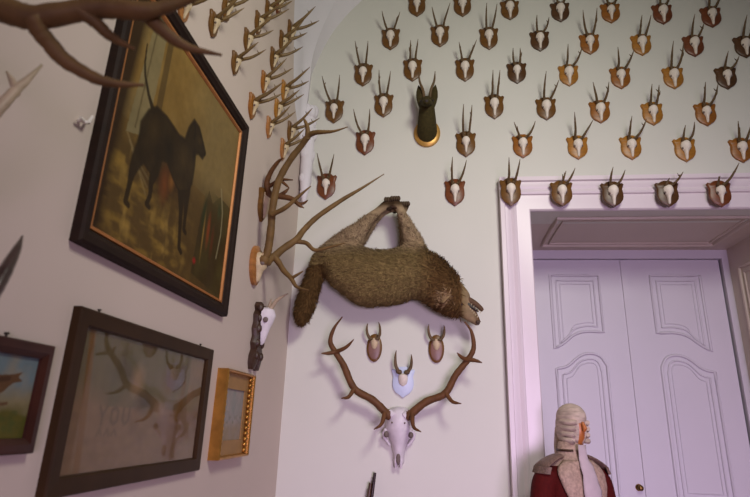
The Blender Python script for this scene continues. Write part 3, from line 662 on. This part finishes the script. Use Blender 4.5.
for k, gl in enumerate(([[(0, 1), (.5, .5), (1, 1)], [(.5, .5), (.5, 0)]], [[(0, .2), (0, .8), (.5, 1), (1, .8), (1, .2), (.5, 0), (0, .2)]], [[(0, 1), (0, .25), (.5, 0), (1, .25), (1, 1)]])):
    for s_ in gl: p.stroke(ink, [(1.612+.066*k+.036*a, 1.568+.050*b) for a, b in s_], .005, .7)
for k in range(3): p.stroke(ink, [(1.615+.04*k, 1.535), (1.628+.04*k, 1.552), (1.64+.04*k, 1.535)], .004, .6)
p.build(t, XL+.010, 'print')
mb = MB(); o = t.location; g_ = XL+.016-o[0]; mb.add([(g_, y0+.05-o[1], z0+.05-o[2]), (g_, y1-.05-o[1], z0+.05-o[2]), (g_, y1-.05-o[1], z1-.05-o[2]), (g_, y0+.05-o[1], z1-.05-o[2])], [(0, 1, 2, 3)]); mb.build('glass', M_glass, t, 0)
hooks(t, (1.515, 2.26), z1, XL+.012)
# --- bird picture
t = thing('framed_picture', 'small bird painting in a reddish dark frame at the left edge', 'picture', (XL+.002, 1.17, 1.63))
y0, y1, z0, z1 = .93, 1.342, 1.499, 1.764
frame_ring(MB(), y0, y1, z0, z1, [(0, 0), (0, .022), (.004, .026), (.022, .028), (.036, .02), (.038, 0)], t.location).build('frame', mat('mahogany_frame', (58, 28, 18), .4, .3, 10, spec=.25), t, 30)
p = Paint(y0+.036, y1-.036, z0+.036, z1-.036, .002); n1 = p.noise(22, 15); n2 = p.noise(50, 16)
p.put((104, 120, 124), np.ones(p.Y.shape)); p.put((138, 126, 102), (n1*1.8-.7)*(p.Z > 1.6)); p.put((126, 114, 80), np.clip((1.66-p.Z)*22, 0, .9))
p.put((88, 82, 32), np.clip((1.60-p.Z+n1*.03)*40, 0, 1)); p.put((70, 78, 34), (n2*2.4-1.0)*(p.Z < 1.60)); p.put((150, 126, 48), (n1*3-1.9)*(p.Z < 1.57))
p.poly((92, 66, 42), [(1.05, 1.62), (1.10, 1.665), (1.152, 1.672), (1.19, 1.678), (1.228, 1.682), (1.262, 1.690), (1.248, 1.678), (1.266, 1.668), (1.235, 1.662), (1.21, 1.640), (1.17, 1.622), (1.10, 1.61)])
p.blob((120, 92, 60), 1.15, 1.63, .06, .02, .8); p.stroke((70, 48, 32), [(1.08, 1.66), (1.15, 1.66), (1.22, 1.672)], .005, .8); p.stroke((96, 70, 46), [(1.185, 1.63), (1.21, 1.612), (1.23, 1.615)], .003); p.blob((120, 96, 60), 1.03, 1.65, .03, .03)
p.build(t, XL+.012)
hooks(t, (1.18,), z1, XL+.012)
# --- small gilt frame
t = thing('framed_picture', 'small pale landscape in a gilt frame with beaded sides', 'picture', (XL+.002, 2.715, 1.615))
y0, y1, z0, z1 = 2.513, 2.922, 1.412, 1.821
frame_ring(MB(), y0, y1, z0, z1, [(0, 0), (0, .05), (.006, .056), (.012, .05), (.016, .03), (.016, 0)], t.location).build('frame', M_gold, t, 30)
o = t.location
for s_, yy in ((1, y0+.026), (-1, y1-.026)):
    mb = MB()
    for k in range(14):
        z_ = z0+.03+k*(z1-z0-.06)/13; mb.ell((XL+.036-o[0], yy-o[1], z_-o[2]), (.014, .020, .0135), 10, 7)
    mb.build('beading', M_gold, t, 60)
mb = MB(); mb.box((XL+.012-o[0], y0+.012-o[1], z1-.088-o[2]), (XL+.03-o[0], y1-.012-o[1], z1-.012-o[2])); mb.box((XL+.012-o[0], y0+.012-o[1], z0+.012-o[2]), (XL+.03-o[0], y1-.012-o[1], z0+.082-o[2]))
mb.box((XL+.012-o[0], y0+.012-o[1], z0+.08-o[2]), (XL+.028-o[0], y0+.075-o[1], z1-.085-o[2])); mb.box((XL+.012-o[0], y1-.075-o[1], z0+.08-o[2]), (XL+.028-o[0], y1-.012-o[1], z1-.085-o[2])); mb.build('slip', M_goldm, t, 0)
p = Paint(y0+.073, y1-.073, z0+.08, z1-.086, .003); n1 = p.noise(14, 25); n2 = p.noise(40, 26)
p.put((150, 140, 134), np.ones(p.Y.shape)); p.put((128, 132, 126), n1*1.6-.6); p.put((104, 104, 84), (n2*2-.9)*(np.abs(p.Z-1.60) < .03)); p.put((138, 118, 88), np.clip((1.585-p.Z)*18, 0, .7)); p.put((150, 136, 130), (n1*2-.9)*(p.Z < 1.56))
p.build(t, XL+.022)

# ------------------------------------------------------------------ left wall: stag heads near the corner
def path_antler(parts, parent, r0, material, tiprad=.003, name='antler', coronet=True):
    mb = MB(); off = Vector(parent.location)
    for i, (pts, r) in enumerate(parts):
        q = [Vector(a)-off for a in pts]; antler(mb, q, r, tiprad, 10, 6, .9)
        if i == 0 and coronet:
            d = (q[1]-q[0]).normalized(); mb.tube([q[0]-d*.025, q[0], q[0]+d*.018], [r, r*1.5, r*1.1], 12)
    return mb.build(name, material, parent, 60)
t = thing('stag_trophy', 'stag antlers on a light brown oval shield beside the painting, reaching past the corner', 'hunting trophy', (XL+.001, 2.86, 2.425))
out = [(.085*math.cos(a)*(1+.12*math.sin(a)), .115*math.sin(a)) for a in [2*math.pi*i/28 for i in range(28)]]
mb = MB(); mb.prism(out, 0, -.026, .008, .010); mb.v = [(-y, x_, z_) for x_, y, z_ in mb.v]; mb.build('shield', SH['light brown'], t)
mb = MB(); mb.loft([[(-py, px, pz) for px, py, pz in ring_half(z_, a_, d_, -.02, 12)] for z_, a_, d_ in [(.075, .02, .03), (.06, .045, .055), (.035, .052, .066), (.012, .045, .050), (-.01, .046, .054), (-.03, .032, .036), (-.06, .024, .028), (-.085, .018, .022), (-.10, .008, .01)]])
for sx in (-1, 1): mb.tube([(.055, sx*.018, .045), (.072, sx*.028, .06)], [.022, .02], 10)
sk = mb.build('skull', M_oldbone, t, 60)
for sx in (-1, 1):
    mb = MB(); mb.ell((.058, sx*.034, .008), (.014, .010, .014), 10, 8); mb.build('eye_socket', M_socket, sk)
path_antler([([(-.958, 2.84, 2.455), (-.937, 2.83, 2.508), (-.922, 2.8, 2.629), (-.913, 2.77, 2.758), (-.882, 2.74, 2.899), (-.814, 2.71, 3.015), (-.748, 2.68, 3.086), (-.704, 2.65, 3.128), (-.66, 2.63, 3.135), (-.60, 2.62, 3.131), (-.547, 2.61, 3.13), (-.475, 2.6, 3.147)], .0225),
             ([(-.712, 2.66, 3.11), (-.713, 2.635, 3.175), (-.738, 2.62, 3.231)], .014), ([(-.91, 2.75, 2.69), (-.828, 2.727, 2.721), (-.756, 2.713, 2.78), (-.683, 2.7, 2.84)], .013)], t, .026, M_antlerF)
path_antler([([(-.955, 2.885, 2.46), (-.918, 2.927, 2.508), (-.888, 2.955, 2.554), (-.816, 2.982, 2.625), (-.79, 3.01, 2.686), (-.716, 3.038, 2.786), (-.572, 3.065, 2.909), (-.453, 3.093, 3.001), (-.319, 3.12, 3.108)], .0225),
             ([(-.83, 2.985, 2.61), (-.762, 2.995, 2.604), (-.704, 2.99, 2.558), (-.613, 2.985, 2.575), (-.524, 2.98, 2.598)], .013),
             ([(-.93, 2.91, 2.50), (-.895, 2.912, 2.46), (-.856, 2.905, 2.406), (-.807, 2.89, 2.36), (-.765, 2.875, 2.305), (-.691, 2.86, 2.284)], .0175), ([(-.805, 2.888, 2.358), (-.769, 2.87, 2.373), (-.733, 2.86, 2.393)], .008)], t, .026, M_antlerF)
t = thing('stag_trophy', 'small dark branching antlers on narrow shield, above the larger stag antlers near the corner', 'hunting trophy', (XL+.001, 2.872, 2.80))
mb = MB(); mb.prism([(x_*.9, z_) for x_, z_ in shield_out(.15, .21)], 0, -.024, .008, .010); mb.v = [(-y, x_, z_) for x_, y, z_ in mb.v]; mb.build('shield', SH['brown'], t)
mb = MB(); mb.loft([[(-py, px, pz) for px, py, pz in ring_half(z_, a_, d_, -.02, 12)] for z_, a_, d_ in [(.085, .015, .02), (.07, .032, .035), (.03, .036, .045), (-.02, .03, .035), (-.06, .018, .022), (-.085, .008, .01)]]); mb.build('skull', M_oldbone, t)
path_antler([([(-.975, 2.86, 2.862), (-.986, 2.84, 2.928), (-.958, 2.81, 2.985), (-.911, 2.78, 3.034), (-.874, 2.75, 3.043)], .017), ([(-.98, 2.85, 2.905), (-.903, 2.825, 2.939), (-.818, 2.8, 2.926)], .011), ([(-.898, 2.825, 2.935), (-.864, 2.825, 2.906), (-.843, 2.82, 2.884)], .008)], t, .017, M_antlerS)
path_antler([([(-.97, 2.878, 2.866), (-.923, 2.878, 2.86), (-.839, 2.885, 2.843), (-.796, 2.892, 2.807), (-.766, 2.9, 2.79)], .018), ([(-.80, 2.893, 2.812), (-.767, 2.895, 2.82), (-.743, 2.89, 2.837)], .008), ([(-.918, 2.88, 2.861), (-.882, 2.875, 2.884), (-.858, 2.87, 2.907)], .011)], t, .018, M_antlerS)
# skull on a dark carved board
t = thing('carved_skull_trophy', 'white skull with thin straight horns on a dark carved board, near the corner', 'hunting trophy', (XL+.001, 2.985, 2.05))
half = [(0, .19), (.03, .185), (.045, .16), (.03, .14), (.05, .11), (.042, .07), (.055, .03), (.04, -.01), (.055, -.05), (.04, -.085), (.06, -.12), (.062, -.16), (.045, -.195), (.02, -.19), (.012, -.15), (0, -.13)]
mb = MB(); mb.prism([(a_*1.15, b_) for a_, b_ in half]+[(-a_*1.15, b_) for a_, b_ in half[1:-1]][::-1], 0, -.038, .012, .014)
for zc in (.15, .09, .03, -.05, -.12):
    for sx in (-1, 1): mb.ell((sx*.036, -.034, zc), (.020, .018, .026), 8, 6)
mb.v = [(-y, x_, z_) for x_, y, z_ in mb.v]; mb.build('carved_board', M_black, t)
mb = MB(); mb.loft([[(-py*.8+.026, px*.85, pz+.06) for px, py, pz in ring_half(z_*.85, a_, d_, -.02, 12)] for z_, a_, d_ in [(.115, .02, .04), (.10, .045, .075), (.06, .056, .09), (.015, .05, .075), (-.02, .036, .058), (-.07, .026, .04), (-.115, .018, .028), (-.135, .008, .012)]]); sk = mb.build('skull', M_boneB, t)
for sx in (-1, 1):
    mb = MB(); mb.ell((.068, sx*.040, .082), (.016, .010, .016), 10, 8); mb.build('eye_socket', M_socket, sk)
path_antler([([(-.955, 2.99, 2.175), (-.93, 2.985, 2.215), (-.899, 2.977, 2.254), (-.836, 2.96, 2.287)], .013)], t, .013, M_antlerP, name='horn')
path_antler([([(-.965, 3.02, 2.18), (-.955, 3.015, 2.232), (-.945, 3.0, 2.262)], .010)], t, .01, M_antlerP, name='horn')
# hook
mb = MB(); mb.tube([(0, 0, 0), (.012, 0, 0), (.02, .004, -.004), (.024, .012, .0), (.026, .02, .026)], [.006, .006, .006, .006, .004], 8); mb.tube([(.018, 0, -.003), (.022, -.022, -.004)], [.006, .004], 8)
tag(mb.build('wall_hook', M_white, loc=(XL+.001, 1.268, 2.40)), 'small white forked hook on the left wall below the big antlers', 'hook')

# ------------------------------------------------------------------ nearest antlers at the left edge
Cc = Vector((0, 0, 1.6))
def near(l, k): return [tuple(Cc+(Vector(p_)-Cc)*k) for p_ in l]
K = .74
t = thing('stag_trophy', 'largest and nearest stag antlers, reaching across the top left of the painting', 'hunting trophy', (XL+.001, .62, 2.18))
mb = MB(); mb.prism(shield_out(.22, .36), 0, -.03, .008, .012); mb.v = [(-y, x_, z_) for x_, y, z_ in mb.v]; mb.build('shield', SH['brown'], t)
mb = MB(); mb.loft([[(-py, px, pz+.02) for px, py, pz in ring_half(z_, a_, d_, -.025, 12)] for z_, a_, d_ in [(.13, .03, .06), (.10, .065, .11), (.04, .07, .13), (-.03, .05, .10), (-.10, .032, .07), (-.16, .014, .03)]]); mb.build('skull', M_bone, t)
beam = near([(-1.09, .936, 2.535), (-1.033, .952, 2.516), (-.964, .968, 2.499), (-.902, .984, 2.518), (-.839, 1.0, 2.544), (-.773, 1.016, 2.554), (-.717, 1.032, 2.558), (-.676, 1.048, 2.582), (-.63, 1.064, 2.619), (-.568, 1.08, 2.671), (-.50, 1.09, 2.74)], K)
path_antler([([(-.93, .65, 2.27), (-.87, .675, 2.30)]+beam, .024), (near([(-.95, .96, 2.492), (-.941, .983, 2.467), (-.928, 1.006, 2.45), (-.907, 1.029, 2.426), (-.871, 1.051, 2.406), (-.83, 1.074, 2.392), (-.79, 1.097, 2.394), (-.74, 1.12, 2.405)], K), .0155),
             (near([(-.886, .985, 2.53), (-.856, .99, 2.527), (-.825, 1.012, 2.512), (-.805, 1.035, 2.496), (-.785, 1.058, 2.49), (-.757, 1.08, 2.485)], K), .012), (near([(-.78, 1.03, 2.56), (-.736, 1.04, 2.57), (-.71, 1.068, 2.555), (-.675, 1.095, 2.529), (-.634, 1.122, 2.515), (-.557, 1.15, 2.51)], K), .015)], t, .026, M_antlerF)
K2 = .86
t = thing('stag_trophy', 'pale forked antler tip at the left edge above the bird painting', 'hunting trophy', (XL+.001, .74, 1.90))
mb = MB(); mb.prism(shield_out(.16, .24), 0, -.024, .008, .01); mb.v = [(-y, x_, z_) for x_, y, z_ in mb.v]; mb.build('shield', SH['brown'], t)
mb = MB(); mb.loft([[(-py, px, pz) for px, py, pz in ring_half(z_, a_, d_, -.02, 12)] for z_, a_, d_ in [(.09, .02, .03), (.07, .045, .06), (.02, .05, .07), (-.04, .03, .045), (-.10, .01, .015)]]); mb.build('skull', M_bone, t)
path_antler([([(-.95, .77, 1.96)]+near([(-1.062, .95, 2.1), (-1.029, .976, 2.194), (-1.011, 1.002, 2.275), (-1.009, 1.028, 2.336), (-1.008, 1.054, 2.388), (-1.004, 1.08, 2.448)], K2), .014), (near([(-1.012, 1.025, 2.325), (-1.018, 1.04, 2.344), (-1.043, 1.05, 2.378), (-1.077, 1.06, 2.416)], K2), .009)], t, .014, M_antlerP)
t = thing('horn_trophy', 'dark pointed horn at the left edge above the bird painting frame', 'hunting trophy', (XL+.001, .70, 1.52))
mb = MB(); mb.prism(shield_out(.13, .2), 0, -.024, .008, .01); mb.v = [(-y, x_, z_) for x_, y, z_ in mb.v]; mb.build('plaque', SH['brown'], t)
path_antler([([(-1.0, .71, 1.55), (-.92, .72, 1.56), (-.83, .74, 1.60)]+near([(-.855, .85, 1.644), (-.836, .875, 1.724), (-.827, .9, 1.787), (-.831, .925, 1.838), (-.841, .95, 1.881), (-.854, .975, 1.921), (-.872, 1.0, 1.953)], .9), .019)], t, .019, M_horn, .002, 'horn', False)

# ------------------------------------------------------------------ long gun leaning on the end wall
t = thing('hunting_gun', 'dark gun muzzle standing upright against the end wall below the stag skull', 'gun', (-.40, 3.5, 0))
def gp(z, dx=0, dy=0): return (-.10+.123*z/1.3+dx, .0+.16*z/1.3+dy, z)
mb = MB(); mb.tube([gp(.45), gp(1.295)], [.014, .0095], 12); mb.build('barrel', M_gun, t)
mb = MB(); mb.tube([gp(.5, -.021, -.004), gp(1.235, -.019, -.004)], [.014, .011], 12); mb.build('fore_end', M_stock, t)
mb = MB(); mb.loft([[(gp(z_)[0]+a_*math.cos(p_)+.0, gp(z_)[1]+b_*math.sin(p_), z_) for p_ in [2*math.pi*k/12 for k in range(12)]] for z_, a_, b_ in [(.0, .06, .02), (.02, .062, .022), (.15, .05, .022), (.28, .03, .02), (.38, .026, .02), (.5, .03, .022), (.55, .02, .018)]]); mb.build('stock', M_stock, t)

# ------------------------------------------------------------------ uniformed mannequin
t = thing('uniform_mannequin', 'faceless wooden mannequin in powdered wig and red coat by the door', 'mannequin', (.765, 3.38, 0), math.radians(26))
mb = MB(); mb.tube([(0, 0, 0), (0, 0, .03)], [.2, .19], 28); mb.tube([(0, 0, .03), (0, 0, .95)], .022, 12); mb.build('stand', M_stock, t)
TS = [(a, b*.87, c) for a, b, c in [(.62, .235, .165), (.78, .20, .145), (.95, .17, .125), (1.08, .175, .13), (1.20, .195, .135), (1.30, .205, .13), (1.365, .198, .115), (1.40, .17, .10), (1.43, .115, .085), (1.455, .076, .072)]]
def tsec(z):
    for (a, b, c), (d, e, f) in zip(TS[:-1], TS[1:]):
        if z <= d: k = (z-a)/(d-a); return b+(e-b)*k, c+(f-c)*k
    return TS[-1][1:]
def tpt(ang, z, off=0):   # ang 0 = front (-Y), + towards viewer's right
    a, b = tsec(z); e = .82
    s_, c_ = math.sin(ang), math.cos(ang)
    return Vector(((a+off)*math.copysign(abs(s_)**e, s_), -(b+off)*math.copysign(abs(c_)**e, c_), z))
mb = MB(); mb.loft([[tpt(2*math.pi*k/28, z_) for k in range(28)] for z_ in [a[0] for a in TS]])
coat = mb.build('coat', M_coat, t, 60)
for sx in (-1, 1):
    mb = MB(); pts = spline([(sx*.148, 0, 1.355), (sx*.190, .0, 1.30), (sx*.22, -.005, 1.15), (sx*.23, -.03, 1.0), (sx*.21, -.09, .82)], 5)
    mb.tube(pts, [.062+.012*math.sin(min(1, i/6)*math.pi/2)-.0012*i for i in range(len(pts))], 14); mb.build('sleeve', M_coat, t, 60)
    mb = MB(); top = []
    for i in range(8):
        k = i/7; c = Vector((sx*(.085+.115*k), 0, 1.445-.052*k**1.6-.012)); wd_ = .052+.012*k
        top.append([c+Vector((0, math.cos(a_)*wd_, math.sin(a_)*.016+.016-.05*k*0)) for a_ in [2*math.pi*j/12 for j in range(12)]])
    mb.loft(top)
    for j in range(22):
        a_ = math.pi*(j/21-.5); p_ = Vector((sx*(.187+.03*math.cos(a_)), .066*math.sin(a_), 1.395)); mb.tube([p_, p_+Vector((sx*.014, 0, -.034))], .0065, 6)
    mb.build('epaulette', M_epau, t, 60)
    # turned back lapel
    mb = MB(); R = []
    for i in range(41):
        z_ = 1.435-.6*i/40; a0 = sx*.13; a1 = sx*(1.05 if z_ > 1.40 else 1.05-.55*min(1, (1.40-z_)/.22))
        R.append([tpt(a0+(a1-a0)*j/7, z_, .012+.006*math.sin(math.pi*j/7)) for j in range(8)])
    mb.loft(R, cap=False, closed=False); o = mb.build('lapel', M_lapel, t, 60)
    so = o.modifiers.new('thick', 'SOLIDIFY'); so.thickness = .006
mb = MB(); mb.loft([[Vector((a_*math.cos(q), b_*math.sin(q), z_)) for q in [2*math.pi*k/24 for k in range(24)]] for z_, a_, b_ in [(1.385, .158, .120), (1.41, .142, .116), (1.432, .112, .102), (1.45, .085, .084), (1.475, .072, .072), (1.525, .062, .064), (1.528, .054, .056)]])
mb.build('collar', M_lapel, t, 60)
mb = MB(); mb.tube([Vector((.0725*math.sin(q), -.0725*math.cos(q), 1.482)) for q in [(.45+(2*math.pi-.9)*k/24) for k in range(25)]], .007, 6); mb.build('collar_braid', M_black, t)
mb = MB(); R = []
for i in range(12):
    z_ = 1.515-.42*i/11; wd_ = .155+.02*math.sin(i*1.2)+.004*i
    R.append([tpt(-wd_+2*wd_*j/8, min(z_, 1.455), .022+.010*math.sin(math.pi*j/8)+.004*math.sin(i*2.1+j)) + Vector((0, 0, max(0, z_-1.455))) for j in range(9)])
mb.loft(R, cap=False, closed=False); o = mb.build('cravat', M_linen, t, 60); so = o.modifiers.new('thick', 'SOLIDIFY'); so.thickness = .01
mb = MB(); mb.loft([[Vector((r_*math.cos(q), r_*math.sin(q), z_)) for q in [2*math.pi*k/24 for k in range(24)]] for z_, r_ in [(1.46, .066), (1.50, .066), (1.52, .063)]]); mb.build('neckcloth', M_linen, t, 60)
hd = Matrix.Translation((.022, 0, 0)) @ Matrix.Rotation(math.radians(-2), 4, 'Z')
mb = MB(); mb.loft([[hd @ Vector((a_*math.cos(q), b_*math.sin(q)+c_, z_)) for q in [2*math.pi*k/24 for k in range(24)]] for z_, a_, b_, c_ in [(1.49, .05, .055, 0), (1.525, .05, .058, -.01), (1.55, .045, .07, -.02), (1.59, .050, .082, -.015), (1.64, .054, .086, -.008), (1.69, .05, .075, 0), (1.715, .04, .05, .005)]])
mb.tube([hd @ Vector(p_) for p_ in ((0, -.10, 1.635), (0, -.117, 1.60), (0, -.108, 1.588))], [.008, .013, .008], 8)
mb.build('head', M_woodface, t, 60)
mb = MB(); R = []     # wig cap, open over the face
for i in range(10):
    z_ = 1.52+.215*i/9; f = math.sqrt(max(.02, 1-((z_-1.61)/.128)**2)); R.append([hd @ Vector((math.sin(q)*.067*f, -math.cos(q)*.112*f+.008, z_)) for q in [(.36 if z_ < 1.665 else .02)+(2*math.pi-2*(.36 if z_ < 1.665 else .02))*k/26 for k in range(27)]])
mb.loft(R, cap=False, closed=False); mb.ell(hd @ Vector((0, .0, 1.662)), (.066, .106, .078), 20, 12)
wig = mb.build('wig', M_wig, t, 70); so = wig.modifiers.new('thick', 'SOLIDIFY'); so.thickness = .014
for sx in (-1, 1):
    for k in range(4):
        z_ = 1.635-.032*k
        mb = MB(); mb.tube([hd @ Vector((sx*(.036+.004*k), -.098+.008*k, z_)), hd @ Vector((sx*.050, -.07, z_-.004)), hd @ Vector((sx*.059, -.01, z_)), hd @ Vector((sx*.052, .04, z_+.006))], [.012, .0165, .0165, .010], 12); mb.build('curl', M_wig, wig, 60)
mb = MB(); mb.tube([hd @ Vector(p_) for p_ in ((0, .11, 1.6), (0, .13, 1.5), (0, .135, 1.38), (0, .13, 1.25))], [.03, .03, .025, .012], 10); mb.build('queue', M_wig, wig)
